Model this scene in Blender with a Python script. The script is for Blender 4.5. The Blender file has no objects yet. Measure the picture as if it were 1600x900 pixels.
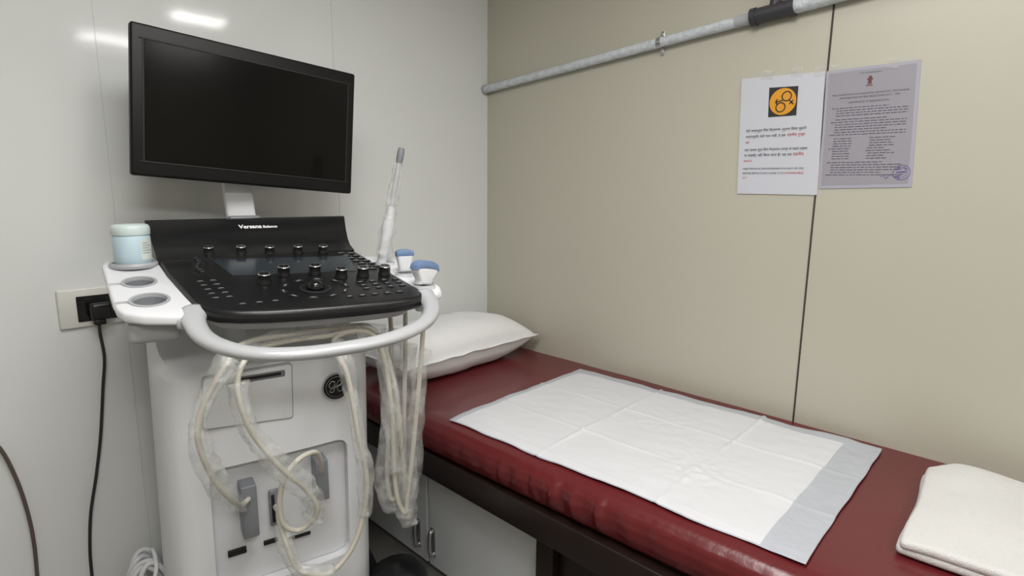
import bpy, bmesh, math, random
from mathutils import Matrix, Vector, noise
random.seed(7)
FZ=0.15
COL=bpy.context.collection
# ---------------------------------------------------------------- materials
def mat(name,col,rough=0.5,metal=0.0,bump=0.0,bscale=60,var=0.0,vscale=6,spec=0.5,coat=0.0,emit=0.0,detail=3,trans=0.0,bdist=.004):
    m=bpy.data.materials.new(name);m.use_nodes=True;nt=m.node_tree;b=nt.nodes["Principled BSDF"]
    c=(col[0],col[1],col[2],1)
    b.inputs["Base Color"].default_value=c;b.inputs["Roughness"].default_value=rough;b.inputs["Metallic"].default_value=metal
    b.inputs["Specular IOR Level"].default_value=spec;b.inputs["Coat Weight"].default_value=coat;b.inputs["Coat Roughness"].default_value=0.08
    b.inputs["Transmission Weight"].default_value=trans
    tc=nt.nodes.new("ShaderNodeTexCoord")
    n=nt.nodes.new("ShaderNodeTexNoise");n.inputs["Scale"].default_value=vscale;n.inputs["Detail"].default_value=detail
    nt.links.new(tc.outputs["Object"],n.inputs["Vector"])
    r=nt.nodes.new("ShaderNodeMix");r.data_type='RGBA'
    v=max(var,0.015)
    r.inputs[6].default_value=(col[0]*(1-v),col[1]*(1-v),col[2]*(1-v),1);r.inputs[7].default_value=(min(1,col[0]*(1+v)),min(1,col[1]*(1+v)),min(1,col[2]*(1+v)),1)
    nt.links.new(n.outputs["Fac"],r.inputs[0]);nt.links.new(r.outputs[2],b.inputs["Base Color"])
    if bump>0:
        n2=nt.nodes.new("ShaderNodeTexNoise");n2.inputs["Scale"].default_value=bscale;n2.inputs["Detail"].default_value=4
        nt.links.new(tc.outputs["Object"],n2.inputs["Vector"])
        bp=nt.nodes.new("ShaderNodeBump");bp.inputs["Strength"].default_value=bump;bp.inputs["Distance"].default_value=bdist
        nt.links.new(n2.outputs["Fac"],bp.inputs["Height"]);nt.links.new(bp.outputs["Normal"],b.inputs["Normal"])
    if emit>0:
        b.inputs["Emission Color"].default_value=c;b.inputs["Emission Strength"].default_value=emit
    return m
WHITEWALL=mat("glossy_white_laminate",(.72,.735,.73),.08,bump=.12,bscale=5,var=.03,vscale=2)
BEIGE=mat("beige_laminate",(.51,.49,.41),.40,bump=.04,bscale=150,var=.03,vscale=2)
CEIL=mat("ceiling_white",(.8,.8,.78),.6)
FLOORM=mat("floor_vinyl",(.16,.15,.14),.4,var=.15,vscale=20)
SEAM=mat("seam_dark",(.05,.04,.035),.7)
SEAML=mat("seam_light",(.55,.55,.54),.5)
PLW=mat("white_plastic",(.76,.77,.80),.35)
PLW2=mat("offwhite_plastic",(.66,.67,.70),.38)
PLG=mat("grey_plastic",(.20,.21,.23),.4)
PLLG=mat("light_grey_plastic",(.40,.41,.43),.32)
HANDM=mat("silver_grey_paint",(.50,.51,.53),.28,metal=.1)
BLK=mat("black_satin_plastic",(.008,.008,.009),.30,bump=.05,bscale=600)
BLK2=mat("black_glossy",(.006,.006,.007),.06)
BLKM=mat("black_matte",(.006,.006,.007),.6)
MONM=mat("monitor_black_plastic",(.004,.004,.0045),.45,spec=.28)
SCR=mat("screen_glass",(.002,.002,.002),.16,spec=.22)
TOUCH=mat("touch_panel_glass",(.022,.030,.038),.14)
SILV=mat("silver_metal",(.6,.6,.62),.25,metal=.9)
LETTER=mat("white_print",(.9,.9,.9),.5)
KEYP=mat("key_print",(.35,.36,.38),.5)
KEYM=mat("key_plastic",(.018,.018,.02),.4)
RED=mat("oxblood_vinyl",(.122,.012,.015),.28,bump=.25,bscale=90,var=.10,vscale=8,bdist=.002,coat=.15)
WOOD=mat("dark_brown_wood",(.014,.007,.006),.35,bump=.1,bscale=30,var=.3,vscale=10)
CAB=mat("cabinet_white",(.62,.64,.66),.3)
PADM=mat("pad_white",(.67,.68,.71),.8,bump=.4,bscale=14,var=.02)
PADE=mat("pad_edge_film",(.47,.49,.54),.4,bump=.5,bscale=40,var=.06,vscale=30)
LINEN=mat("white_linen",(.78,.78,.79),.85,bump=.2,bscale=250,var=.03)
TOWEL=mat("towel_cotton",(.71,.705,.695),.95,bump=.6,bscale=420,var=.03)
CREAM=mat("cream_cable",(.60,.57,.50),.45)
CABB=mat("black_cable",(.02,.02,.02),.5)
CABBR=mat("brown_cable",(.10,.075,.06),.5)
BLUE=mat("probe_blue",(.16,.24,.42),.4)
PIPE=mat("pipe_wrapped_film",(.60,.64,.68),.26,bump=.9,bscale=130,var=.28,vscale=60)
PIPED=mat("pipe_coupling_grey",(.04,.04,.045),.45)
PAPER=mat("paper_white",(.60,.61,.67),.3)
PAPER2=mat("certificate_paper",(.34,.33,.37),.25)
PAPER2B=mat("certificate_margin",(.42,.41,.49),.25)
INK=mat("ink_black",(.02,.02,.02),.6)
INKG=mat("ink_grey",(.07,.07,.10),.6)
INKR=mat("ink_red",(.45,.025,.025),.6)
INKB=mat("ink_faded_red",(.15,.05,.06),.6)
INKP=mat("ink_purple",(.13,.10,.30),.6)
ORANGE=mat("amber_print",(.72,.32,.02),.5)
BOTM=mat("pale_blue_plastic",(.50,.64,.72),.35)
CAPM=mat("pale_mint_cap",(.60,.70,.70),.4)
LABM=mat("label_white",(.66,.70,.68),.5)
LABG=mat("label_green_print",(.12,.25,.18),.5)
SOCK=mat("socket_white",(.66,.66,.62),.35)
def lampmat(s): return mat("lamp_diffuser",(1,.985,.96),.5,emit=s)
LAMPA=lampmat(30);LAMPFILL=lampmat(4)  # weaker glow is for the added fill panels
def sleeve_mat():
    m=bpy.data.materials.new("clear_plastic_film");m.use_nodes=True;nt=m.node_tree;nt.nodes.clear()
    o=nt.nodes.new("ShaderNodeOutputMaterial");mx=nt.nodes.new("ShaderNodeMixShader");t=nt.nodes.new("ShaderNodeBsdfTransparent")
    p=nt.nodes.new("ShaderNodeBsdfPrincipled");p.inputs["Base Color"].default_value=(.74,.75,.74,1);p.inputs["Roughness"].default_value=.16
    tc=nt.nodes.new("ShaderNodeTexCoord");n=nt.nodes.new("ShaderNodeTexNoise");n.inputs["Scale"].default_value=26;n.inputs["Detail"].default_value=4
    mr=nt.nodes.new("ShaderNodeMapRange");mr.inputs[1].default_value=.42;mr.inputs[2].default_value=.70;mr.inputs[3].default_value=.14;mr.inputs[4].default_value=.48
    bp=nt.nodes.new("ShaderNodeBump");bp.inputs["Strength"].default_value=.7;bp.inputs["Distance"].default_value=.006
    L=nt.links.new
    L(tc.outputs["Object"],n.inputs["Vector"]);L(n.outputs["Fac"],mr.inputs[0]);L(mr.outputs[0],mx.inputs[0]);L(n.outputs["Fac"],bp.inputs["Height"]);L(bp.outputs["Normal"],p.inputs["Normal"])
    L(t.outputs[0],mx.inputs[1]);L(p.outputs[0],mx.inputs[2]);L(mx.outputs[0],o.inputs[0]);return m
FILM=sleeve_mat()
# ---------------------------------------------------------------- helpers
I=Matrix.Identity(4)
WB={}
def add(name,me,mats=None,M=I,parent=None,label=None,cat=None,smooth=None,kind=None,group=None):
    o=bpy.data.objects.new(name,me);COL.objects.link(o)
    if mats is not None and me is not None:
        for m in (mats if isinstance(mats,(list,tuple)) else [mats]): me.materials.append(m)
    o.matrix_basis=M.copy()
    if parent: 
        o.parent=parent;o.matrix_parent_inverse=WB[parent.name].inverted()
    WB[o.name]=M.copy()
    if label:o["label"]=label
    if cat:o["category"]=cat
    if kind:o["kind"]=kind
    if group:o["group"]=group
    if smooth is not None and me is not None:
        me.polygons.foreach_set("use_smooth",[True]*len(me.polygons))
        if smooth<180: me.set_sharp_from_angle(angle=math.radians(smooth))
    return o
def empty(name,loc,rz=0,label=None,cat=None,M=None,group=None):
    o=bpy.data.objects.new(name,None);COL.objects.link(o);o.empty_display_size=.1
    if M is None: M=Matrix.Translation(loc)@Matrix.Rotation(rz,4,'Z')
    o.matrix_basis=M;WB[o.name]=M.copy()
    if label:o["label"]=label
    if cat:o["category"]=cat
    if group:o["group"]=group
    return o
def fin(bm):
    bmesh.ops.recalc_face_normals(bm,faces=bm.faces)
    me=bpy.data.meshes.new("m");bm.to_mesh(me);bm.free();return me
def rbox(x0,x1,y0,y1,z0,z1,bev=.004,seg=3):
    bm=bmesh.new();bmesh.ops.create_cube(bm,size=1)
    for v in bm.verts: v.co=Vector(((x0+x1)/2+v.co.x*(x1-x0),(y0+y1)/2+v.co.y*(y1-y0),(z0+z1)/2+v.co.z*(z1-z0)))
    if bev>0: bmesh.ops.bevel(bm,geom=bm.edges[:],offset=bev,segments=seg,affect='EDGES',profile=.5)
    return fin(bm)
def raw(vs,fs):
    me=bpy.data.meshes.new("m");me.from_pydata([tuple(v) for v in vs],[],fs);me.update();return me
def join(*ms):
    bm=bmesh.new()
    for i,m in enumerate(ms):
        me,idx=(m if isinstance(m,tuple) else (m,0))
        n0=len(bm.faces);bm.from_mesh(me);bm.faces.ensure_lookup_table()
        for f in bm.faces[n0:]: f.material_index=idx
        bpy.data.meshes.remove(me)
    me=bpy.data.meshes.new("m");bm.to_mesh(me);bm.free();return me
def xf(me,M): me.transform(M);return me
def extr(pts,d,bev=0,seg=2):
    bm=bmesh.new();t=[bm.verts.new(p) for p in pts];b=[bm.verts.new(Vector(p)+Vector(d)) for p in pts];n=len(pts)
    bm.faces.new(t);bm.faces.new(b[::-1])
    for i in range(n): bm.faces.new((t[i],b[i],b[(i+1)%n],t[(i+1)%n]))
    bmesh.ops.recalc_face_normals(bm,faces=bm.faces)
    if bev>0:
        st=set(t);sb=set(b)
        es=[e for e in bm.edges if (e.verts[0] in st and e.verts[1] in st) or (e.verts[0] in sb and e.verts[1] in sb)]
        bmesh.ops.bevel(bm,geom=es,offset=bev,segments=seg,affect='EDGES',profile=.5)
    return fin(bm)
def lathe(prof,n=32,mi=None):
    vs=[];fs=[];ml=[]
    for r,z in prof:
        for i in range(n):
            a=2*math.pi*i/n;vs.append((r*math.cos(a),r*math.sin(a),z))
    for j in range(len(prof)-1):
        for i in range(n):
            fs.append((j*n+i,j*n+(i+1)%n,(j+1)*n+(i+1)%n,(j+1)*n+i));ml.append(mi[j] if mi else 0)
    if prof[0][0]>1e-5: fs.append(tuple(range(n))[::-1]);ml.append(mi[0] if mi else 0)
    if prof[-1][0]>1e-5: fs.append(tuple((len(prof)-1)*n+i for i in range(n)));ml.append(mi[-1] if mi else 0)
    me=raw(vs,fs)
    me.polygons.foreach_set("material_index",ml);return me
def catmull(P,n=10):
    P=[Vector(p) for p in P];Q=[P[0]*2-P[1]]+P+[P[-1]*2-P[-2]];out=[]
    for i in range(1,len(Q)-2):
        a,b,c,d=Q[i-1:i+3]
        for k in range(n):
            t=k/n;out.append(.5*((2*b)+(c-a)*t+(2*a-5*b+4*c-d)*t*t+(3*b-a-3*c+d)*t**3))
    out.append(P[-1]);return out
def sweep(P,rad,n=12,seg=10,crumple=0,sm=True,flat=1.0,seed=0,freq=38,upv=None):
    pts=catmull(P,seg) if sm else [Vector(p) for p in P]
    vs=[];fs=[];N=None
    for i,p in enumerate(pts):
        t=(pts[min(i+1,len(pts)-1)]-pts[max(i-1,0)]).normalized()
        if upv: N=Vector(upv)
        if N is None:
            N=t.orthogonal().normalized()
        else:
            N=(N-t*N.dot(t)).normalized()
        B=t.cross(N)
        r=rad(i/(len(pts)-1)) if callable(rad) else rad
        for k in range(n):
            a=2*math.pi*k/n
            rr=r
            if crumple:
                rr*=1+crumple*noise.noise(Vector((p.x*freq+math.cos(a)*1.3+seed,p.y*freq+math.sin(a)*1.3,p.z*freq)))+crumple*.5*noise.noise(Vector((math.cos(a)*2.5+seed,math.sin(a)*2.5,i*.25)))
            vs.append(p+N*math.cos(a)*rr+B*math.sin(a)*rr*flat)
    m=len(pts)
    for i in range(m-1):
        for k in range(n): fs.append((i*n+k,i*n+(k+1)%n,(i+1)*n+(k+1)%n,(i+1)*n+k))
    fs.append(tuple(range(n))[::-1]);fs.append(tuple((m-1)*n+k for k in range(n)))
    return raw(vs,fs)
def text(s,width=None,size=.01,off=0.0,center=False):
    cu=bpy.data.curves.new("t","FONT");cu.body=s;cu.size=size;cu.offset=off;cu.resolution_u=2
    ob=bpy.data.objects.new("t",cu);COL.objects.link(ob);dg=bpy.context.evaluated_depsgraph_get()
    me=bpy.data.meshes.new_from_object(ob.evaluated_get(dg));bpy.data.objects.remove(ob);bpy.data.curves.remove(cu)
    if len(me.vertices)==0: return me
    xs=[v.co.x for v in me.vertices];w=max(xs)-min(xs);x0=min(xs)
    sc=(width/w) if width else 1
    me.transform(Matrix.Translation((-x0 if not center else -(x0+w/2),0,0)))
    me.transform(Matrix.Scale(sc,4))
    me.materials.clear();return me
def frame(o,x,y):
    x=Vector(x).normalized();y=Vector(y);y=(y-x*y.dot(x)).normalized();z=x.cross(y)
    M=Matrix.Identity(4)
    for i in range(3): M[i][0]=x[i];M[i][1]=y[i];M[i][2]=z[i];M[i][3]=o[i]
    return M
def cutout(ob,cutters):
    for c in cutters:
        bo=ob.modifiers.new("cut","BOOLEAN");bo.operation='DIFFERENCE';bo.object=c;bo.solver='EXACT'
    bpy.context.view_layer.update();dg=bpy.context.evaluated_depsgraph_get()
    nm=bpy.data.meshes.new_from_object(ob.evaluated_get(dg));ob.modifiers.clear();ob.data=nm
    for c in cutters: bpy.data.objects.remove(c)
    nm.set_sharp_from_angle(angle=math.radians(36))
# ---------------------------------------------------------------- room
RX,RY,CZ=3.4,-3.0,2.25
def struct(name,me,m,smooth=None): return add(name,me,m,kind="structure",smooth=smooth)
struct("wall_left",rbox(-.05,0,RY-.05,.05,FZ,CZ,0),WHITEWALL)
struct("wall_back",rbox(0,RX,0,.05,FZ,CZ,0),BEIGE)
struct("wall_right",rbox(RX,RX+.05,RY-.05,.05,FZ,CZ,0),BEIGE)
struct("wall_front",rbox(0,RX,RY-.05,RY,FZ,CZ,0),BEIGE)
struct("floor",rbox(-.05,RX+.05,RY-.05,.05,FZ-.05,FZ,0),FLOORM)
struct("ceiling",rbox(-.05,RX+.05,RY-.05,.05,CZ,CZ+.05,0),CEIL)
struct("trim_1",rbox(1.218,1.2225,-.0012,.001,FZ,CZ,0),SEAM)
struct("trim_2",rbox(-.001,.0008,-.652,-.651,FZ,CZ,0),SEAML)
struct("trim_3",rbox(-.001,.0008,-1.266,-1.265,FZ,CZ,0),SEAML)
struct("trim_4",rbox(-.001,.0015,-.002,.001,FZ,CZ,0),SEAML)
def lamp(x,y,sx,sy,label,m,en):
    e=empty("ceiling_or_fill_light",(x,y,CZ),0,label,"ceiling light")
    add("housing",rbox(x-sx/2-.015,x+sx/2+.015,y-sy/2-.015,y+sy/2+.015,CZ-.03,CZ-.001,.005),PLW,parent=e)
    add("diffuser",rbox(x-sx/2,x+sx/2,y-sy/2,y+sy/2,CZ-.036,CZ-.028,.002),m,parent=e)
    if en:  # only the added fill panels carry an area light
        L=bpy.data.lights.new("fill_light",'AREA');L.shape='RECTANGLE';L.size=sx;L.size_y=sy;L.energy=en;L.color=(1,.985,.96)
        o=bpy.data.objects.new("fill_light",L);COL.objects.link(o);o.matrix_basis=Matrix.Translation((x,y,CZ-.04));o.parent=e;o.matrix_parent_inverse=WB[e.name].inverted()
lamp(1.93,-.385,.14,.26,"white rectangular ceiling light with glowing diffuser",LAMPA,0)
lamp(2.86,-.585,.14,.34,"white rectangular ceiling light with glowing diffuser",LAMPA,0)
lamp(1.25,-1.25,.5,.9,"wide white fill light panel added over the machine",LAMPFILL,15.5)  # added overhead fill for soft shadows, out of view
lamp(2.5,-1.9,.4,.9,"wide white ceiling light panel near the room's middle",LAMPFILL,17.5)  # second added fill panel, unseen, brightens the room
# ---------------------------------------------------------------- pipe
def pz(x): return 1.688+.0745*x
pe=empty("conduit_pipe",(0,-.016,pz(0)),0,"pale conduit pipe wrapped in cloudy film, clamped along beige wall","pipe")
add("pipe_section",sweep([(0.0,-.017,pz(0)+.000)]+[(x,-.017,pz(x)) for x in (.2,.4,.6,.8,1.0)],.0142,20,12,crumple=.06),PIPE,parent=pe,smooth=50)
add("pipe_section",sweep([(x,-.019,pz(x)) for x in (1.13,1.3,1.5,1.8,2.2,2.6,3.0,3.4)],.0180,20,12,crumple=.08),PIPE,parent=pe,smooth=50)
add("coupling",join(sweep([(1.03,-.019,pz(1.03)),(1.135,-.019,pz(1.135))],.0200,24,4,sm=False),sweep([(1.028,-.019,pz(1.028)),(1.042,-.019,pz(1.042))],.0225,24,4,sm=False),sweep([(1.122,-.019,pz(1.122)),(1.137,-.019,pz(1.137))],.0225,24,4,sm=False),sweep([(1.085,-.019,pz(1.085)),(1.095,-.019,1.86)],.014,20,4,sm=False)),PIPED,parent=pe,smooth=40)
add("pipe_riser",sweep([(1.095,-.018,1.84),(1.10,-.018,2.0),(1.10,-.018,2.22)],.009,16,4,sm=False),CABB,parent=pe,smooth=40)
add("bare_end",sweep([(.985,-.017,pz(.985)),(1.03,-.017,pz(1.03))],.0150,20,4,sm=False),PLLG,parent=pe,smooth=40)
add("clamp",join(sweep([(.752,-.017,pz(.752)),(.766,-.017,pz(.766))],.0160,20,4,sm=False),rbox(.753,.765,-.004,-.0003,pz(.76)-.034,pz(.76)+.034,.001),rbox(.754,.764,-.009,-.003,pz(.76)+.019,pz(.76)+.027,.001),rbox(.754,.764,-.009,-.003,pz(.76)-.029,pz(.76)-.021,.001)),SILV,parent=pe,smooth=40)
add("end_cap",sweep([(0.001,-.018,pz(0)),(.012,-.018,pz(.012))],.0175,20,4,sm=False),PLLG,parent=pe,smooth=40)
# ---------------------------------------------------------------- posters
def onwall(me,x,z,y=-.004): return xf(me,Matrix.Translation((x,y,z))@Matrix.Rotation(math.pi/2,4,'X'))
def wquad(c,y): return raw([(x,y,z) for x,z in c],[(3,2,1,0)])
def disc(x,z,r,y,n=40,r0=0):
    vs=[];fs=[]
    if r0==0:
        vs=[(x+r*math.cos(2*math.pi*i/n),y,z+r*math.sin(2*math.pi*i/n)) for i in range(n)];fs=[tuple(range(n))]
    else:
        for i in range(n):
            a=2*math.pi*i/n;vs+=[(x+r*math.cos(a),y,z+r*math.sin(a)),(x+r0*math.cos(a),y,z+r0*math.sin(a))]
        for i in range(n): j=(i+1)%n;fs.append((2*i,2*j,2*j+1,2*i+1))
    return raw(vs,fs)
def bar(x0,z0,x1,z1,w,y):
    d=Vector((x1-x0,z1-z0));q=Vector((-d.y,d.x)).normalized()*w/2
    return raw([(x0+q.x,y,z0+q.y),(x1+q.x,y,z1+q.y),(x1-q.x,y,z1-q.y),(x0-q.x,y,z0-q.y)],[(0,1,2,3)])
def sheet(c,y,t):
    return extr([(x,y,z) for x,z in c],(0,t,0))
p1=add("notice_poster",sheet([(1.007,1.617),(1.216,1.611),(1.225,1.311),(1.018,1.311)],-.0032,.0031),PAPER,label="white laminated notice with amber gender symbol and black and red text",cat="poster")
add("symbol_panel",wquad([(1.083,1.586),(1.156,1.583),(1.157,1.511),(1.086,1.511)],-.0036),INK,parent=p1)
add("amber_disc",disc(1.1205,1.548,.0335,-.0040),ORANGE,parent=p1)
y=-.0044
add("gender_symbol",join(disc(1.1295,1.5605,.0130,y,32,.0100),disc(1.116,1.534,.0130,y,32,.0100),bar(1.120,1.551,1.1025,1.5475,.0030,y),bar(1.1025,1.5475,1.107,1.5555,.0030,y),bar(1.1025,1.5475,1.109,1.5405,.0030,y),
   bar(1.137,1.550,1.148,1.539,.0030,y),bar(1.1375,1.5405,1.1465,1.5495,.0030,y)),INK,parent=p1)
def line(s,x,z,w,m,par,y=-.0040,off=0.0):
    me=text(s,width=w,size=.01,off=off)
    if len(me.vertices): add("lettering",onwall(me,x,z,y),m,parent=par)
line("येथे जन्मपूर्व िलंग िनर्धारण (मुलगा िकंवा मुलगी",1.030,1.4750,.155,INK,p1)
line("जन्मापूर्वी) केले जात नाही, हे एक",1.030,1.4600,.105,INK,p1)
line("दंडनीय गुन्हा",1.139,1.4600,.044,INKR,p1)
line("आहे.",1.030,1.4455,.012,INKR,p1)
line("यहां प्रसव पूर्व िलंग िनर्धारण (जन्म से पहले लड़का",1.030,1.4250,.162,INK,p1)
line("या लड़की) नहीं िकया जाता है। यह एक",1.030,1.4105,.125,INK,p1)
line("दंडनीय",1.158,1.4105,.026,INKR,p1)
line("कार्य है।",1.030,1.3965,.022,INKR,p1)
line("HERE PRENATAL SEX DETERMINATION (BOY OR GIRL",1.030,1.3760,.158,INK,p1)
line("BEFORE BIRTH) IS NOT DONE. IT IS A",1.030,1.3640,.112,INK,p1)
line("PUNISHABLE",1.1445,1.3640,.043,INKR,p1)
line("ACT.",1.030,1.3520,.013,INKR,p1)
p2=add("certificate_poster",sheet([(1.219,1.611),(1.413,1.613),(1.425,1.333),(1.227,1.327)],-.0022,.0021),PAPER2B,label="grey laminated certificate densely printed with emblem and round stamp",cat="poster")
add("printed_area",wquad([(1.225,1.604),(1.406,1.606),(1.417,1.341),(1.232,1.335)],-.0026),PAPER2,parent=p2)
line("GOVT. OF MAHARASHTRA",1.293,1.596,.045,INKG,p2,-.0031)
add("emblem",join(disc(1.316,1.586,.0036,-.0031),raw([(1.3115,-.0031,1.571),(1.3205,-.0031,1.571),(1.319,-.0031,1.582),(1.313,-.0031,1.582)],[(0,1,2,3)]),bar(1.309,1.568,1.323,1.568,.0022,-.0031),disc(1.312,1.582,.0022,-.0031),disc(1.320,1.582,.0022,-.0031)),INKB,parent=p2)
line("PRE-CONCEPTION AND PRE-NATAL DIAGNOSTIC TECHNIQUES",1.238,1.549,.160,INKG,p2,-.0031)
line("(PROHIBITION OF SEX SELECTION) ACT, 1994",1.255,1.541,.125,INKG,p2,-.0031)
line("CERTIFICATE OF REGISTRATION",1.275,1.530,.085,INKG,p2,-.0031)
ms=[]
z=1.520
for k in range(26):
    if k in (4,11,20): z-=.003
    x=1.240+(.010 if k%5 else 0)
    end=1.400 if k%4 else 1.36
    if 11<=k<20: end=1.39
    while x<end:
        w=random.uniform(.004,.014)
        if 11<=k<20 and (1.285<x<1.318 or x>1.36+.02*(k%3)/2): x+=.012;continue
        ms.append(bar(x,z,min(x+w,end),z,.0015,-.0031));x+=w+.0022
    z-=.0060
add("printed_text",join(*ms),INKG,parent=p2)
add("round_stamp",join(disc(1.402,1.366,.0175,-.0033,40,.0162),disc(1.402,1.366,.011,-.0033,40,.0103),bar(1.393,1.366,1.411,1.368,.003,-.0033),bar(1.389,1.372,1.398,1.378,.002,-.0033),bar(1.404,1.378,1.413,1.373,.002,-.0033),bar(1.391,1.357,1.40,1.352,.002,-.0033)),INKP,parent=p2)
add("signature",sweep([(1.36,-.0033,1.356),(1.367,-.0033,1.36),(1.372,-.0033,1.352),(1.38,-.0033,1.362),(1.39,-.0033,1.356),(1.405,-.0033,1.363)],.0005,5,6),INKP,parent=p2)
for par,pts in ((p1,[(1.075,1.619),(1.15,1.617),(1.205,1.612)]),(p2,[(1.36,1.612),(1.24,1.612)])):
    for (x,z) in pts: add("tape",raw([(x-.014,-.0048,z-.010),(x+.014,-.0048,z-.012),(x+.013,-.0048,z+.010),(x-.014,-.0048,z+.012)],[(0,1,2,3)]),FILM,parent=par,label="clear adhesive tape piece")
# ---------------------------------------------------------------- socket and cables
so=empty("wall_socket",(0,-1.32,1.02),0,"white switch plate with black socket on white wall","wall socket")
add("cover_plate",rbox(.0002,.010,-1.402,-1.225,.978,1.074,.004),SOCK,parent=so,smooth=40)
add("socket_insert",rbox(.008,.013,-1.366,-1.262,.992,1.055,.002),BLK2,parent=so)
pc=empty("power_cable",(.03,-1.335,1.0),0,"black mains cable plugged into wall socket, hanging down","cable")
add("plug",join(rbox(.0135,.050,-1.345,-1.300,.998,1.040,.008),rbox(.02,.045,-1.34,-1.315,.985,1.0,.004)),BLK,parent=pc,smooth=40)
add("cord",sweep([(.034,-1.328,.995),(.036,-1.330,.965),(.03,-1.326,.90),(.02,-1.334,.825),(.015,-1.350,.70),(.013,-1.368,.60),(.012,-1.390,.497),(.012,-1.401,.40),(.012,-1.404,.322),(.02,-1.41,.22),(.05,-1.42,.162),(.12,-1.46,.158),(.2,-1.50,.158)],.0036,10,10),CABB,parent=pc,smooth=60)
add("brown_cable",sweep([(.012,-1.60,.80),(.012,-1.565,.765),(.012,-1.539,.721),(.012,-1.520,.64),(.012,-1.509,.55),(.012,-1.506,.462),(.012,-1.510,.36),(.012,-1.515,.25),(.03,-1.55,.162),(.1,-1.62,.156)],.004,10,10),CABBR,label="thin brown cable running down the white wall",cat="cable",smooth=60)
bun=[]
for k in range(7):
    cx,cy,cz=.085+.012*k,-1.302-.006*(k%3),.272
    bun.append(sweep([(cx+.006*math.sin(a*3+k),cy+.042*math.cos(a)*(1+.12*math.sin(k*2)),cz+.108*math.sin(a)*(1+.06*math.cos(k*3))) for a in [2*math.pi*i/14 for i in range(15)]],.0065,8,4))
cb=empty("cable_bundle",(.12,-1.30,FZ),0,"coiled off-white cable bundle standing beside the machine base","cable")
add("coil",join(*bun),PLW2,parent=cb,smooth=60)
add("tie_strap",sweep([(.07,-1.285,.375),(.12,-1.285,.392),(.175,-1.295,.375),(.175,-1.31,.345),(.12,-1.315,.35),(.07,-1.31,.345),(.07,-1.285,.375)],.005,8,6),PLW,parent=cb,smooth=60)
# ---------------------------------------------------------------- bed
be=empty("examination_bed",(1.0,-.35,FZ),0,"exam couch with dark red vinyl mattress and white cabinets","examination bed")
def yfront(x): return -.712+.03*(x-.4)*(1 if x>.4 else 0)
def prof(s,x):
    yf=yfront(x)
    return [(-.001,.70),(yf+.075,.702),(yf+.045,.699),(yf+.022,.690),(yf+.006,.675),(yf,.655),(yf+.001,.635),(yf+.008,.615),(yf+.02,.602)]
vs=[];fs=[];NX=340
rows=[]
for i in range(NX+1):
    x=.002+2.05*i/NX
    P=prof(0,x)
    row=[]
    path=[]
    segn=[30,4,3,3,4,4,4,3]
    for j in range(len(P)-1):
        for k in range(segn[j]): 
            t=k/segn[j];path.append((P[j][0]*(1-t)+P[j+1][0]*t,P[j][1]*(1-t)+P[j+1][1]*t))
    path.append(P[-1]);path.append((-.3,.600));path.append((-.001,.600))
    for j,(yy,zz) in enumerate(path):
        dz_=0;dy=0
        if j<31:
            dz_=.0022*noise.noise(Vector((x*5,yy*5,0)))
        if zz<.697 and yy<-.5 and zz>.601:
            f=math.sin(math.pi*min(1,max(0,(zz-.602)/.09)))
            amp=.0022+ .0070*math.exp(-((x-.95)/.20)**2)
            dy=amp*f*(noise.noise(Vector((x*30,zz*8,3)))+.7*noise.noise(Vector((x*60,zz*12,7))))
        row.append((x,yy+dy,zz+dz_))
    rows.append(row)
m=len(rows[0])
vs=[p for r in rows for p in r]
for i in range(NX):
    for j in range(m-1): fs.append((i*m+j,i*m+j+1,(i+1)*m+j+1,(i+1)*m+j))
    fs.append((i*m+m-1,i*m,(i+1)*m,(i+1)*m+m-1))
fs.append(tuple(range(m))[::-1]);fs.append(tuple(NX*m+j for j in range(m)))
me=raw(vs,fs)
bm=bmesh.new();bm.from_mesh(me);me=fin(bm)
add("mattress",me,RED,parent=be,smooth=50)
add("frame_rail",join(rbox(.002,2.05,-.700,-.665,.526,.600,.003),rbox(.002,2.05,-.665,-.002,.555,.5995,.002)),WOOD,parent=be,smooth=40)
add("leg",rbox(.872,.925,-.655,-.600,FZ,.556,.003),WOOD,parent=be)
add("leg",rbox(1.95,2.0,-.665,-.61,FZ,.556,.003),WOOD,parent=be)
add("side_panel",rbox(.925,1.95,-.630,-.61,FZ+.02,.556,.002),WOOD,parent=be)
add("cabinet_body",rbox(.01,.870,-.60,-.02,FZ+.001,.554,.002),CAB,parent=be)
for (a,b,h) in ((.02,.392,.350),(.402,.868,.424)):
    d=add("door",rbox(a,b,-.620,-.601,FZ+.02,.548,.002),CAB,parent=be,label="white laminate cabinet door")
    add("door_handle",join(sweep([(h,-.621,.292),(h,-.632,.288),(h,-.636,.27),(h,-.636,.24),(h,-.632,.216),(h,-.621,.212)],.0060,12,6),rbox(h-.011,h+.011,-.6235,-.619,.205,.299,.002)),SILV,parent=d,smooth=60,label="chrome pull handle")
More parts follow.
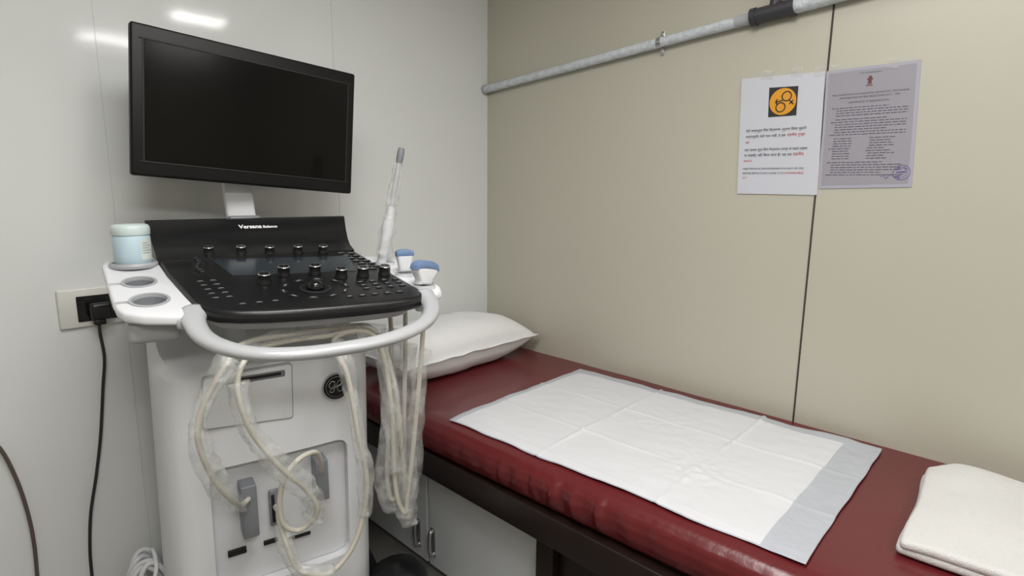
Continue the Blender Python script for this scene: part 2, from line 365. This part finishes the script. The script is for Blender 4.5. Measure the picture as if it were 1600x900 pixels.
# underpad
PX,PY,PA=.539,-.066,math.radians(2.06)
def topz(x,yy):
    P=prof(0,x)
    if yy>P[1][0]: return .7015
    for j in range(1,6):
        if P[j][0]>=yy>=P[j+1][0]:
            t=(yy-P[j][0])/(P[j+1][0]-P[j][0]);return P[j][1]*(1-t)+P[j+1][1]*t
    return .66
def ripple(u,v):
    h=.0022*noise.noise(Vector((u*9,v*9,1)))+.0012*noise.noise(Vector((u*26,v*26,4)))
    for c in (.31,.62): h+=.0050*math.exp(-((u-c-.004*noise.noise(Vector((v*14,2,c))))/.0045)**2)*(0.6+.8*noise.noise(Vector((v*8,c*9,0))))
    for c in (-.21,-.41): h+=.0042*math.exp(-((v-c-.004*noise.noise(Vector((u*12,5,c))))/.0045)**2)*(0.6+.8*noise.noise(Vector((u*7,c*9,0))))
    d=math.hypot(u-.62,v+.41);h+=.005*math.exp(-(d/.08)**2)*noise.noise(Vector((u*50,v*50,9)))
    d=math.hypot(u-.45,v+.2);h+=.002*math.exp(-(d/.1)**2)*noise.noise(Vector((u*45,v*45,3)))
    return h
NU,NV=220,150
vs=[];fs=[];mi=[]
for i in range(NU+1):
    for j in range(NV+1):
        u=.9*i/NU;v=-.6*j/NV
        eu=.006*noise.noise(Vector((v*9,0,1))) ;ev=.006*noise.noise(Vector((u*8,0,5)))
        uu=u+eu;vv=v+ev
        x=PX+uu*math.cos(PA)-vv*math.sin(PA);yy=PY+uu*math.sin(PA)+vv*math.cos(PA)
        edge=min(u,.9-u,-v,.6+v)
        lift=.004*max(0,noise.noise(Vector((u*7,v*7,11))))*max(0,1-edge/.05)
        vs.append((x,yy,topz(x,yy)+.0045+max(-.0015,ripple(u,v))+lift))
for i in range(NU):
    for j in range(NV):
        fs.append((i*(NV+1)+j,(i+1)*(NV+1)+j,(i+1)*(NV+1)+j+1,i*(NV+1)+j+1))
        u=.9*(i+.5)/NU;v=-.6*(j+.5)/NV
        mi.append(1 if (u>.822 or u<.022 or v>-.036+.006*math.sin(u*4) or v<-.594) else 0)
me=raw(vs,fs);me.polygons.foreach_set("material_index",mi)
pad=add("disposable_underpad",me,[PADM,PADE],label="creased white disposable absorbent pad with bluish film borders on mattress",cat="bed pad",smooth=180)
pad.modifiers.new("solid","SOLIDIFY").thickness=.0012
# pillow
PWW,PWD=.62,.29
def pillow():
    W,D,H=PWW,PWD,.090
    n=48;vs=[];fs=[]
    for side in (1,-1):
        for i in range(n+1):
            for j in range(n+1):
                a=2*i/n-1;b=2*j/n-1
                e=max(0,(1-abs(a)**3.6))**.55*max(0,(1-abs(b)**3.0))**.5
                px=a*(W/2)*(1-.05*(1-b*b));py=b*(D/2)*(1-.04*(1-a*a))
                wr=.005*noise.noise(Vector((px*12,py*12,side)))*e+.002*noise.noise(Vector((px*34,py*18,side*3)))*e
                z=side*(H*e+wr)
                if side<0: z=max(z,-.074)
                vs.append((px,py,z))
    N=(n+1)**2
    for s in (0,1):
        for i in range(n):
            for j in range(n):
                q=(s*N+i*(n+1)+j,s*N+(i+1)*(n+1)+j,s*N+(i+1)*(n+1)+j+1,s*N+i*(n+1)+j+1)
                fs.append(q if s==0 else q[::-1])
    me=raw(vs,fs);bm=bmesh.new();bm.from_mesh(me);bmesh.ops.remove_doubles(bm,verts=bm.verts,dist=.0004)
    return fin(bm)
MP=Matrix.Translation((.178,-.352,.7825))@Matrix.Rotation(math.radians(-86),4,'Z')@Matrix.Rotation(math.radians(-1),4,'Y')
pil=add("pillow",pillow(),LINEN,M=MP,label="white cotton pillow resting at bed head against walls",cat="pillow",smooth=180)
W,D=PWW,PWD
loop=[];n=40
for (ax,ay,bx_,by) in ((-1,-1,1,-1),(1,-1,1,1),(1,1,-1,1),(-1,1,-1,-1)):
    for k in range(n):
        t=k/n;a=ax+(bx_-ax)*t;b=ay+(by-ay)*t;loop.append((a,b))
vs=[];fs=[]
for (a,b) in loop:
    px=a*(W/2)*(1-.05*(1-b*b));py=b*(D/2)*(1-.04*(1-a*a))
    wv=.004*noise.noise(Vector((px*20,py*20,5)))
    for e in (-.012,.012): vs.append((px+e*a*.9,py+e*b*.9,wv*(1 if e>0 else 0)))
L=len(loop)
for i in range(L): j=(i+1)%L;fs.append((2*i,2*j,2*j+1,2*i+1))
fl=add("seam_flange",raw(vs,fs),LINEN,M=MP,parent=pil,smooth=180);fl.modifiers.new("s","SOLIDIFY").thickness=.003
# towel
def towel():
    layers=[]
    for k in range(2):
        z0=.7045+.017*k;off=.003*k
        me=rbox(0,.48,-.40,0,0,.0175,.0080,5)
        bm=bmesh.new();bm.from_mesh(me);bpy.data.meshes.remove(me)
        bmesh.ops.subdivide_edges(bm,edges=[e for e in bm.edges if e.calc_length()>.1],cuts=30,use_grid_fill=True)
        for v in bm.verts:
            c=v.co
            n1=noise.noise(Vector((c.x*7,c.y*7,k*3.1)))+.5*noise.noise(Vector((c.x*17,c.y*17,k*3.1)))
            c.z+=z0+(.005*n1 if c.z>.010 or k>0 else 0)*(1 if k else .3)
            if k: c.z-=.005*math.exp(-(c.x/.05)**2);c.z+=.010*math.exp(-((c.x-.07)**2+(c.y+.05)**2)/.006)
            c.x+=off+.008*noise.noise(Vector((c.y*7,k*5,0)));c.y+=-.004*k+.008*noise.noise(Vector((c.x*6,k*7,2)))
            q=max(0,.05-c.x)*max(0,c.y+.05)*9;c.x+=q;c.y-=q
        layers.append(fin(bm))
    return join(*layers)
add("folded_towel",towel(),TOWEL,M=Matrix.Translation((1.540,-.088,0))@Matrix.Rotation(math.radians(3),4,'Z'),label="white cotton towel folded in layers on red mattress",cat="towel",smooth=60)
# ---------------------------------------------------------------- machine
YAW=.207;OX,OY=.207,-1.009
Mm=Matrix.Translation((OX,OY,0))@Matrix.Rotation(-YAW,4,'Z')
mc=empty("ultrasound_machine",(OX,OY,FZ),-YAW,"white ultrasound cart with black console, large dark monitor and grey handle","ultrasound machine")
def part(name,me,mats,par=None,M=I,**k): return add(name,me,mats,M=Mm@M,parent=par or mc,**k)
TILT=math.atan(.2108)
def dz(x): return 1.163-.2108*(x-.09)
def DM(x,y,h=0,rz=0): return Matrix.Translation((x,y,dz(x)))@Matrix.Rotation(TILT,4,'Y')@Matrix.Translation((0,0,h))@Matrix.Rotation(rz,4,'Z')
def body():
    def outline(zf,yl,yr):
        return [(-.12,yl+.02),(-.10,yl),(.0,yl-.002),(.12,yl-.002),(.20,yl+.002),(.25,yl+.010),(.28,yl+.020),(.295,yl+.036),(.300,yl+.055),(.305,yl+.15),(.306,(yl+yr)/2),(.305,yr-.15),(.300,yr-.055),(.295,yr-.036),(.28,yr-.018),(.25,yr-.008),(.20,yr),(.12,yr+.003),(.0,yr+.003),(-.10,yr),(-.12,yr-.02)]
    zs=[.26,.30,.40,.55,.70,.80,.88,.93,.945]
    n=21;vs=[];fs=[]
    for k,z in enumerate(zs):
        t=(z-.40)/.53
        yl=-.268+.012*t;yr=.190+.010*t
        ins={0:.02,1:.0,7:.0,8:.012}.get(k,0)
        for (x,y) in outline(z,yl,yr):
            xx=x;zz=z
            if k>=6: zz=z+(k-5)/3*.22*(.30-x)
            cy=(yl+yr)/2
            if ins: y=cy+(y-cy)*(1-ins/.2);xx=x-ins*(1 if x>.1 else -.5)
            vs.append((xx,y,zz))
    for k in range(len(zs)-1):
        for i in range(n): j=(i+1)%n;fs.append((k*n+i,k*n+j,(k+1)*n+j,(k+1)*n+i))
    fs.append(tuple(range(n))[::-1]);fs.append(tuple((len(zs)-1)*n+i for i in range(n)))
    me=raw(vs,fs);bm=bmesh.new();bm.from_mesh(me);return fin(bm)
bd=part("cart_body",body(),PLW,smooth=38)
def rpoly(P,r=.015,n=5):
    out=[];m=len(P)
    for i in range(m):
        a,b,c=Vector(P[i-1]),Vector(P[i]),Vector(P[(i+1)%m])
        d1=(a-b).normalized();d2=(c-b).normalized();p=b+d1*r;q=b+d2*r
        for k in range(n+1):
            t=k/n;out.append((1-t)**2*p+2*t*(1-t)*b+t*t*q)
    return out
INS=rpoly([(-.175,.728),(.122,.732),(.118,.430),(-.178,.430)],.03)
cutout(bd,[part("recess_cutter",extr([(.36,p.x,p.y) for p in INS],(-.084,0,0)),PLW2)])
pp=part("port_panel",extr([(.279,p.x*.985-.0005,(p.y-.58)*.985+.58) for p in INS],(-.004,0,0)),PLW2)
def port(y0,y1,z0,z1,x=.279,d=.02,m=PLG,name="socket",bev=.003,**k): return part(name,rbox(x,x+d,y0,y1,z0,z1,bev),m,par=pp,smooth=40,**k)
port(-.120,-.088,.560,.682,d=.045,name="connector",m=PLG)
port(-.058,-.036,.552,.640,d=.010,name="connector_slot",m=PLG)
port(-.054,-.047,.562,.630,x=.288,d=.003,name="slot_opening",m=BLKM,bev=.001)
port(.040,.068,.600,.700,d=.045,name="connector",m=PLG)
port(-.150,-.112,.505,.520,d=.006,name="usb_port",m=BLKM,bev=.001)
port(-.075,-.045,.508,.518,d=.006,name="usb_port",m=BLKM,bev=.001)
port(-.02,.03,.50,.508,d=.004,name="usb_port",m=BLKM,bev=.001)
# media drawer
DR=rpoly([(-.171,.933),(.003,.936),(-.001,.812),(-.178,.825)],.008,3)
dr=part("media_drawer",extr([(.310,p.x,p.y) for p in DR],(-.012,0,0),.002),PLW,smooth=40)
part("drawer_gap",extr([(.3065,p.x,p.y) for p in rpoly([(-.1735,.9360),(.0060,.9390),(.0015,.8095),(-.1810,.822)],.009,3)],(-.010,0,0)),PLLG,par=dr)
part("drawer_slot",rbox(.3085,.3115,-.108,-.012,.912,.926,.003),PLG,par=dr)
part("slot_opening",rbox(.310,.3125,-.100,-.020,.916,.923,.001),BLKM,par=dr)
# emblem
EM=frame((.309,.099,.866),(0,1,0),(0,0,1))@Matrix.Scale(1.12,4)
em=part("round_emblem",lathe([(.0285,-.008),(.0285,.001),(.0275,.002),(.0262,.002),(.0258,.001),(0,.001)],40,[1,1,1,0,0]),[BLK2,SILV],M=EM,smooth=40)
gm=[]
def st(P,r=.0011): gm.append(sweep([(a,b,.0022) for a,b in P],r,6,6))
st([(-.003,.010),(-.009,.013),(-.015,.006),(-.012,-.001),(-.005,.002),(-.003,.008),(-.004,-.002),(-.008,-.010),(-.014,-.008),(-.010,-.003),(-.002,.000),(.003,.004)])
st([(.002,.000),(.009,.004),(.011,.010),(.006,.013),(.001,.006),(.001,-.004),(.005,-.010),(.011,-.009),(.015,-.004)])
st([(.0215*math.cos(a),.0215*math.sin(a)) for a in [i*math.pi/8 for i in range(17)]],.0005)
part("monogram",join(*gm),SILV,par=em,M=EM,smooth=60)
# base and casters
bs=part("base",extr([(x,y,.285) for x,y in [(-.14,-.20),(-.10,-.25),(.10,-.25),(.30,-.22),(.36,-.15),(.37,0),(.36,.13),(.30,.22),(.10,.24),(-.10,.24),(-.14,.19)]],(0,0,-.05),.012),BLK,smooth=40)
def caster(x,y):
    c=part("caster",lathe([(.075,.0),(.078,.03),(.070,.055),(.045,.072),(.0,.078)],32),BLK,M=Matrix.Translation((x,y,.275)),smooth=40)
    part("wheel",xf(lathe([(.0,-.018),(.052,-.018),(.060,-.010),(.060,.010),(.052,.018),(0,.018)],32),Matrix.Translation((x,y,FZ+.0605))@Matrix.Rotation(math.pi/2,4,'X')),BLKM,par=c,smooth=40)
    part("fork",rbox(x-.012,x+.012,y-.03,y+.03,FZ+.05,.285,.004),PLG,par=c)
for x,y in ((.30,.245),(.30,-.20),(-.07,.20),(-.07,-.19)): caster(x,y)
part("lift_column",extr([(x,y,1.10) for x,y in [(-.02,-.11),(.24,-.11),(.28,-.08),(.28,.09),(.24,.12),(-.02,.12)]],(0,0,-.19),.006),PLLG,smooth=40)
# console
def dp(L): return [Vector((x,y,dz(x))) for x,y in L]
out=[(.085,-.226),(.20,-.213),(.32,-.192),(.37,-.182),(.393,-.172),(.415,-.150),(.432,-.11),(.444,-.06),(.452,0),(.457,.06),(.459,.12),(.460,.18),(.458,.225),(.450,.252),(.432,.268),(.41,.270),(.32,.254),(.20,.234),(.10,.218)]
cs=part("control_console",extr(dp(out),(0,0,-.027),.008,3),BLK,smooth=35)
out2=[(x*.97+.008,(y-.02)*.90+.02) for x,y in out]
part("console_underside",extr([Vector((x,y,dz(x)-.025)) for x,y in out2],(-.03,0,-.022),.008,2),PLLG,par=cs,smooth=35)
prx=[(-.045,1.225),(-.030,1.238),(-.004,1.241),(.004,1.238),(.035,1.205),(.060,1.184),(.085,1.170),(.118,1.1592),(.118,1.135),(-.045,1.12)]
vs=[];fs=[];n=len(prx)
for s,(ya,yb) in enumerate(((-.236,-.224),(.232,.218))):
    for (x,z) in prx:
        t=min(1,max(0,(1.238-z)/.07));vs.append((x,ya+(yb-ya)*t,z))
for i in range(n): j=(i+1)%n;fs.append((i,j,n+j,n+i))
fs.append(tuple(range(n)));fs.append(tuple(range(2*n-1,n-1,-1)))
me=raw(vs,fs);bm=bmesh.new();bm.from_mesh(me);me=fin(bm)
rs=part("speaker_riser",me,BLK,par=cs,smooth=30)
FR=lambda y,s: frame((.004+.031*s+.0009,y,1.238-.033*s+.0009),(0,1,0),(-.031,0,.033))
t1=text("Versana",width=.054,off=.0003);t2=text("Balance",width=.034,off=.0003)
part("brand_lettering",join(t1,xf(t2,Matrix.Translation((.0570,0,0)))),LETTER,par=rs,M=FR(-.040,.66))
for (a,b) in ((-.19,-.09),(.12,.19)):
    k=a;dots=[]
    while k<b:
        for r in range(6): dots.append(xf(lathe([(.0010,0),(.0010,.0003)],6),Matrix.Translation((k+(.002 if r%2 else 0),r*.0035,0))))
        k+=.004
    part("speaker_grille",join(*dots),INK,par=rs,M=frame((.062,0,1.1835),(0,1,0),(-.025,0,.021)))
TP=[(.128,-.118),(.160,.188),(.268,.170),(.238,-.092)]
part("touch_panel",extr([Vector((x,y,dz(x)+.0014)) for x,y in TP],(0,0,-.003),.0006),TOUCH,par=cs,label="dark glass touch panel")
def knobmesh():
    me=lathe([(.0125,0),(.0125,.004),(.0112,.006),(.0108,.017),(.0112,.019),(.0104,.0205),(.0090,.0205),(.0085,.0195),(0,.0195)],28,[0,0,0,0,1,1,0,0])
    for m in (BLK,SILV): me.materials.append(m)
    me.polygons.foreach_set("use_smooth",[True]*len(me.polygons));me.set_sharp_from_angle(angle=math.radians(35));return me
km=knobmesh()
for x,y in [(.090,-.118),(.097,-.050),(.108,.012),(.114,.077),(.123,.136),(.300,-.040),(.263,.008),(.268,.075),(.302,.124),(.304,.174),(.306,.226)]:
    big=1.15 if x>.2 else .98
    part("knob",km,None,par=cs,M=DM(x,y,0)@Matrix.Scale(big,4),label="black rotary knob with silver rim")
part("trackball_ring",lathe([(.032,0),(.032,.002),(.028,.0035),(.019,.002),(.018,-.002)],40,[0,1,0,0]),[BLK,KEYM],par=cs,M=DM(.352,.052),smooth=40)
part("trackball",lathe([(.0175*math.cos(a),.002+.0175*math.sin(a)) for a in [i*math.pi/2/10 for i in range(11)]],36),BLK2,par=cs,M=DM(.352,.052),smooth=180)
def keymesh(w,l,mark=.5):
    a=rbox(-l/2,l/2,-w/2,w/2,0,.0022,.0008,2)
    b=rbox(-l*.10,l*.10,-w*mark/2,w*mark/2,.0020,.0025,0)
    me=join((a,0),(b,1))
    for m in (KEYM,KEYP): me.materials.append(m)
    return me
kA=keymesh(.014,.008,.65);kB=keymesh(.020,.010,.5);kC=keymesh(.018,.007,.8)
def key(mesh,x,y,rz=0): part("key",mesh,None,par=cs,M=DM(x,y,0,rz))
for r in range(5):
    for c in range(2): key(kA,.262+.024*r,-.157+.024*c+.004*r)
for r in range(7):
    key(kC,.135+.021*r,.178+.006*r)
    key(kC,.140+.021*r,.202+.006*r)
for r in range(3):
    for c in range(4): key(kA,.340+.020*r,.155+.028*c)
for k in range(10):
    a=math.radians(20+k*36);key(kB,.352+.052*math.cos(a),.052+.066*math.sin(a),a)
for k in range(3): key(kA,.400,-.10+.03*k)
for k in range(5): key(kA,.415,.105+.028*k)
for k in range(3): key(kC,.080,-.20+.02*k)
slm=join((rbox(-.004,.004,-.012,.012,0,.001,0),0),(rbox(-.003,.003,-.004,.004,.001,.009,.001),0));slm.materials.append(KEYM)
for k in range(8): part("slider",slm,None,par=cs,M=DM(.130+.013*k,-.150+(.004*math.sin(k)),0))
# cup tray
tr_out=[(.06,-.228),(.058,-.300),(.075,-.320),(.105,-.325),(.30,-.310),(.345,-.304),(.372,-.292),(.392,-.262),(.405,-.220),(.412,-.180),(.39,-.165),(.30,-.185)]
tz=lambda x: dz(x)-.006
ct=part("cup_holder_tray",extr([Vector((x,y,tz(x))) for x,y in tr_out],(0,0,-.020),.006,3),PLW,smooth=35)
HOLES=[(.222,-.262,.028),(.322,-.250,.031)]
cutters=[]
for x,y,r in HOLES:
    M=Matrix.Translation((x,y,tz(x)))@Matrix.Rotation(TILT,4,'Y')
    cutters.append(part("hole_cutter",lathe([(r,-.05),(r,.05)],40),PLG,M=M))
    cutters.append(part("slot_cutter",rbox(-.0065,.0065,-r-.05,-r*.5,-.05,.05,0),PLG,M=M))
cutout(ct,cutters)
for x,y,r in HOLES:
    M=Matrix.Translation((x,y,tz(x)))@Matrix.Rotation(TILT,4,'Y')
    part("holder_cup",lathe([(0,-.040),(r*.55,-.040),(r*.78,-.028),(r-.003,-.004),(r-.0015,.0022),(r+.0035,.0022),(r+.004,.0004),(r-.0008,-.002),(r-.0008,-.020),(r+.003,-.024),(r*.95,-.050),(r*.75,-.070),(0,-.072)],36,[0,0,0,1,1,1,1,0,0,0,0,0]),[PLG,PLLG],par=ct,M=M,smooth=40,label="recessed grey cup with lighter rim")
part("holder_bracket",rbox(.262,.362,-.292,-.205,tz(.31)-.078,tz(.31)-.034,.012),PLLG,par=ct,smooth=40)
part("holder_rim",lathe([(.043,-.004),(.046,.002),(.044,.007),(.040,.007),(.039,.002),(0,.002)],36),PLLG,par=ct,M=Matrix.Translation((.115,-.267,tz(.115))),smooth=40)
# right tray
rt_out=[(.15,.222),(.15,.285),(.18,.312),(.34,.328),(.39,.330),(.420,.318),(.436,.290),(.430,.250),(.30,.243)]
rt=part("probe_holder_tray",extr([Vector((x,y,tz(x))) for x,y in rt_out],(0,0,-.018),.006,3),PLW,smooth=35)
for x,y,r in ((.215,.262,.022),(.300,.280,.022),(.385,.290,.024)):
    part("holder_cup",lathe([(r*.85,-.055),(r,-.015),(r+.003,.004),(r-.001,.005),(r-.004,-.01)],28),PLW,par=rt,M=Matrix.Translation((x,y,tz(x))),smooth=40)
    part("holder_rim",lathe([(r+.003,.004),(r-.001,.0055),(r-.005,.001),(0,.001)],28),PLLG,par=rt,M=Matrix.Translation((x,y,tz(x))),smooth=40)
# handle
HP=[(.375,-.182,1.086),(.42,-.187,1.076),(.475,-.178,1.060),(.535,-.150,1.050),(.580,-.105,1.044),(.603,-.04,1.041),(.608,.03,1.041),(.600,.10,1.042),(.578,.165,1.046),(.545,.215,1.052),(.50,.252,1.060),(.455,.272,1.072),(.415,.276,1.080)]
part("front_handle",sweep(HP,lambda t:.0120+.006*abs(2*t-1)**6,20,8,flat=1.45,upv=(0,0,1)),HANDM,smooth=180)
part("handle_bracket",rbox(.38,.44,.252,.290,1.060,1.086,.010),HANDM,smooth=40)
part("handle_bracket",rbox(.33,.41,-.215,-.172,1.062,1.086,.008),HANDM,smooth=40)
# neck
nk=extr([(-.030,-.062,1.36),(-.030,.004,1.36),(-.030,.012,1.25),(-.030,.024,1.215),(-.030,-.050,1.215),(-.030,-.058,1.25)],(-.035,0,0),.008,3)
part("monitor_neck",nk,PLW2,smooth=40)
part("neck_hinge",rbox(-.06,-.01,-.055,.02,1.226,1.246,.006),PLG,smooth=40)
# monitor
my,mt,mr=math.radians(2.6),math.radians(.6),math.radians(-4.8)
wd=Vector((math.sin(my),math.cos(my),0));nn=Vector((math.cos(my),-math.sin(my),0));up=Vector((0,0,1))*math.cos(mt)-nn*math.sin(mt)
w2=wd*math.cos(mr)+up*math.sin(mr);u2=up*math.cos(mr)-wd*math.sin(mr)
MM=frame((.234,-.998,1.484),w2,u2)
mn=add("monitor",rbox(-.262,.262,-.162,.162,-.024,.0,.006,4),MONM,M=MM,parent=mc,smooth=35,label="wide black flat-panel monitor, switched off")
add("monitor_back",rbox(-.16,.14,-.11,.11,-.055,-.020,.012,4),MONM,M=MM,parent=mn,smooth=35)
add("screen",rbox(-.236,.240,-.128,.130,-.001,.0012,.0006,1),SCR,M=MM,parent=mn,label="glossy black blank screen")
fr=join(rbox(-.246,.250,.130,.1335,-.001,.0016,.0006),rbox(-.246,.250,-.132,-.1285,-.001,.0016,.0006),rbox(-.2395,-.236,-.13,.132,-.001,.0016,.0006),rbox(.240,.2435,-.13,.132,-.001,.0016,.0006))
add("screen_bezel",fr,BLKM,M=MM,parent=mn)
# ---------------------------------------------------------------- bottle
B0=Mm@Matrix.Translation((.115,-.267,tz(.115)+.0030))@Matrix.Scale(.88,4)
bt=empty("wipes_canister",None,0,"pale blue round canister with whitish screw cap in cup holder","canister",M=B0)
add("canister_body",lathe([(.038,0),(.040,.004),(.040,.068),(.037,.073)],40),BOTM,M=B0,parent=bt,smooth=40)
cp=lathe([(.0405,.072),(.0412,.074),(.0412,.088),(.039,.094),(.034,.097),(.0,.098)],40)
add("cap",cp,CAPM,M=B0,parent=bt,smooth=40)
def curved(a0,a1,z0,z1,r):
    lv=[];lf=[]
    for i in range(9):
        a=math.radians(a0+(a1-a0)*i/8)
        for z in (z0,z1): lv.append((r*math.cos(a),r*math.sin(a),z))
    for i in range(8): lf.append((2*i,2*i+2,2*i+3,2*i+1))
    return raw(lv,lf)
add("paper_label",curved(25,80,.012,.062,.0405),LABM,M=B0,parent=bt,smooth=180)
add("label_print",join(*[curved(30,30+20+(k*13)%22,.052-.006*k,.0535-.006*k,.0407) for k in range(5)]),LABG,M=B0,parent=bt)
# ---------------------------------------------------------------- probes
def probe(pos,label,path,slv,kind,rot=0,lean=0,seed=0):
    M0=Mm@Matrix.Translation(pos)@Matrix.Rotation(rot,4,'Z')@Matrix.Rotation(lean,4,'X')
    e=empty("ultrasound_probe",None,0,label,"ultrasound probe",M=M0,group="probes in the side holder")
    if kind=="wand":
        add("handle",lathe([(.0,-.03),(.010,-.03),(.012,-.01),(.0135,.03),(.0150,.065),(.0145,.085),(.0105,.098),(.0098,.115),(.0075,.125)],24),PLW2,M=M0,parent=e,smooth=50)
        add("shaft",lathe([(.0075,.122),(.0068,.20),(.0072,.235)],20),PLLG,M=M0,parent=e,smooth=50)
        add("tip",lathe([(.0072,.233),(.0088,.243),(.0090,.262),(.0075,.272),(.0,.274)],20),PLG,M=M0,parent=e,smooth=50)
        add("plastic_cover",sweep([(0,0,.0),(0,0,.05),(0,0,.10),(0,0,.15),(0,0,.20),(0,0,.235)],lambda t:.020-.010*t,14,8,crumple=.35,seed=seed),FILM,M=M0,parent=e,smooth=180)
    else:
        cv=kind=="convex"
        W=.034 if cv else .021;T=.014 if cv else .012;H=.040 if cv else .046
        def ol(w0,w1,h): return [(0,-w0,0),(0,-w0,h*.25),(0,-w1*.9,h*.62),(0,-w1,h*.8),(0,-w1,h),(0,w1,h),(0,w1,h*.8),(0,w1*.9,h*.62),(0,w0,h*.25),(0,w0,0)]
        add("handle",xf(extr(ol(.018 if cv else .015,W-.001,H),(-2*T,0,0),.006,3),Matrix.Translation((T,0,-.012))),PLW,M=M0,parent=e,smooth=40)
        arc=[(0,-W,H-.008)]+[(0,-W*math.cos(a),H+.001+ (.015 if cv else .007)*math.sin(a)) for a in [math.pi*i/14 for i in range(15)]]+[(0,W,H-.008)]+([(0,W*math.cos(a),H-.008+.006*math.sin(a)) for a in [math.pi*i/10 for i in range(1,10)]] if cv else [])
        add("lens",xf(extr(arc,(-2*T-.002,0,0),.003,2),Matrix.Translation((T+.001,0,-.012))),BLUE,M=M0,parent=e,smooth=40,label="blue-grey acoustic lens")
    add("cable",sweep(path,.0056,10,10),CREAM,M=Mm,parent=e,smooth=60)
    for i,(P,r) in enumerate(slv):
        add("plastic_sleeve",sweep(P,(lambda r:(lambda t:r*(1+.2*math.sin(t*9+seed))))(r),20,14,crumple=.45,seed=seed*3.3+i,flat=.75,freq=17),FILM,M=Mm,parent=e,smooth=180,label="crumpled clear plastic cable sleeve")
    return e
C=[(.405,.07,1.00),(.44,.086,.93),(.45,.10,.798),(.455,.113,.70),(.45,.104,.61),(.45,.072,.535),(.45,.02,.500),(.44,-.035,.525),(.43,-.052,.575),(.40,-.060,.625),(.35,-.052,.62),(.29,-.047,.60)]
p_w=[(.215,.262,1.08),(.29,.245,.98),(.34,.215,.80),(.352,.200,.64),(.362,.205,.575),(.368,.222,.62),(.37,.205,.85),(.375,.17,.99),(.385,.12,1.01)]
probe((.213,.260,tz(.213)+.02),"slender white wand probe wrapped in clear plastic, upright in holder",p_w+C,[([(.29,.245,.98),(.34,.215,.80),(.352,.200,.66),(.362,.206,.545)],.025),([(.405,.075,1.0),(.44,.086,.93),(.45,.10,.798),(.455,.113,.70),(.45,.104,.61)],.016),([(.45,.03,.50),(.44,-.035,.525),(.43,-.052,.575),(.40,-.058,.62)],.018)],"wand",0,math.radians(-12),1)
A=[(.395,-.10,1.02),(.43,-.135,1.0),(.45,-.165,.965),(.455,-.192,.915),(.455,-.200,.86),(.44,-.180,.775),(.41,-.150,.71),(.36,-.128,.665),(.33,-.108,.655),(.30,-.104,.65)]
p_2=[(.300,.280,1.06),(.335,.262,.95),(.355,.245,.75),(.362,.240,.58),(.372,.244,.52),(.380,.235,.60),(.38,.215,.85),(.385,.17,1.005),(.375,.08,1.02),(.375,0,1.02)]
probe((.300,.280,tz(.300)+.02),"small white probe with blue-grey flat lens in holder",p_2+A,[([(.335,.262,.95),(.355,.245,.75),(.362,.240,.58),(.370,.243,.50)],.027),([(.38,.19,1.0),(.38,.08,1.022),(.385,-.02,1.02),(.395,-.10,1.015)],.016),([(.43,-.135,1.0),(.45,-.165,.965),(.455,-.192,.915),(.455,-.200,.86),(.44,-.180,.775),(.41,-.150,.71),(.36,-.13,.66)],.021)],"linear",math.radians(-10),0,2)
B=[(.40,-.09,1.0),(.435,-.125,.955),(.45,-.116,.877),(.455,-.085,.81),(.455,-.050,.755),(.45,-.015,.71),(.45,.006,.665),(.44,.0,.63),(.43,-.03,.61),(.43,-.058,.635),(.43,-.062,.69),(.42,-.045,.735),(.40,-.01,.755),(.37,.03,.745),(.34,.048,.70),(.31,.054,.66)]
p_3=[(.385,.290,1.05),(.40,.275,.95),(.405,.250,.75),(.40,.232,.60),(.395,.225,.55),(.39,.205,.62),(.40,.195,.85),(.40,.16,1.0),(.390,.05,1.01),(.39,-.03,1.01)]
probe((.385,.290,tz(.385)+.018),"wide convex white probe with curved blue-grey lens in holder",p_3+B,[([(.40,.275,.95),(.405,.250,.75),(.40,.232,.62),(.395,.225,.54)],.023),([(.40,.165,1.0),(.40,.195,.85),(.39,.203,.66)],.020),([(.435,-.125,.955),(.45,-.116,.877),(.455,-.085,.81),(.455,-.050,.755),(.45,-.015,.71),(.45,.006,.665),(.44,.0,.63)],.024)],"convex",math.radians(20),math.radians(-10),3)
# ---------------------------------------------------------------- camera
a,p,r=math.radians(45.57),math.radians(10.09),math.radians(.51)
F=Vector((-math.cos(a)*math.cos(p),math.sin(a)*math.cos(p),-math.sin(p)));R=Vector((math.sin(a),math.cos(a),0));U=R.cross(F)
R2=R*math.cos(r)+U*math.sin(r);U2=-R*math.sin(r)+U*math.cos(r)
M=Matrix.Identity(4)
for i in range(3): M[i][0]=R2[i];M[i][1]=U2[i];M[i][2]=-F[i];M[i][3]=(1.726,-1.616,1.332)[i]
cd=bpy.data.cameras.new("camera");cd.sensor_width=36;cd.lens=913.7/1600*36;cd.clip_start=.01
cam=bpy.data.objects.new("camera",cd);COL.objects.link(cam);cam.matrix_basis=M;bpy.context.scene.camera=cam
w=bpy.data.worlds.new("world");bpy.context.scene.world=w;w.use_nodes=True;w.node_tree.nodes["Background"].inputs[0].default_value=(.8,.82,.85,1);w.node_tree.nodes["Background"].inputs[1].default_value=.3
bpy.context.scene.view_settings.view_transform='Standard'
for o in list(COL.objects):
    if o.parent is None:
        m=o.matrix_basis.copy();m.translation.z-=FZ;o.matrix_basis=m
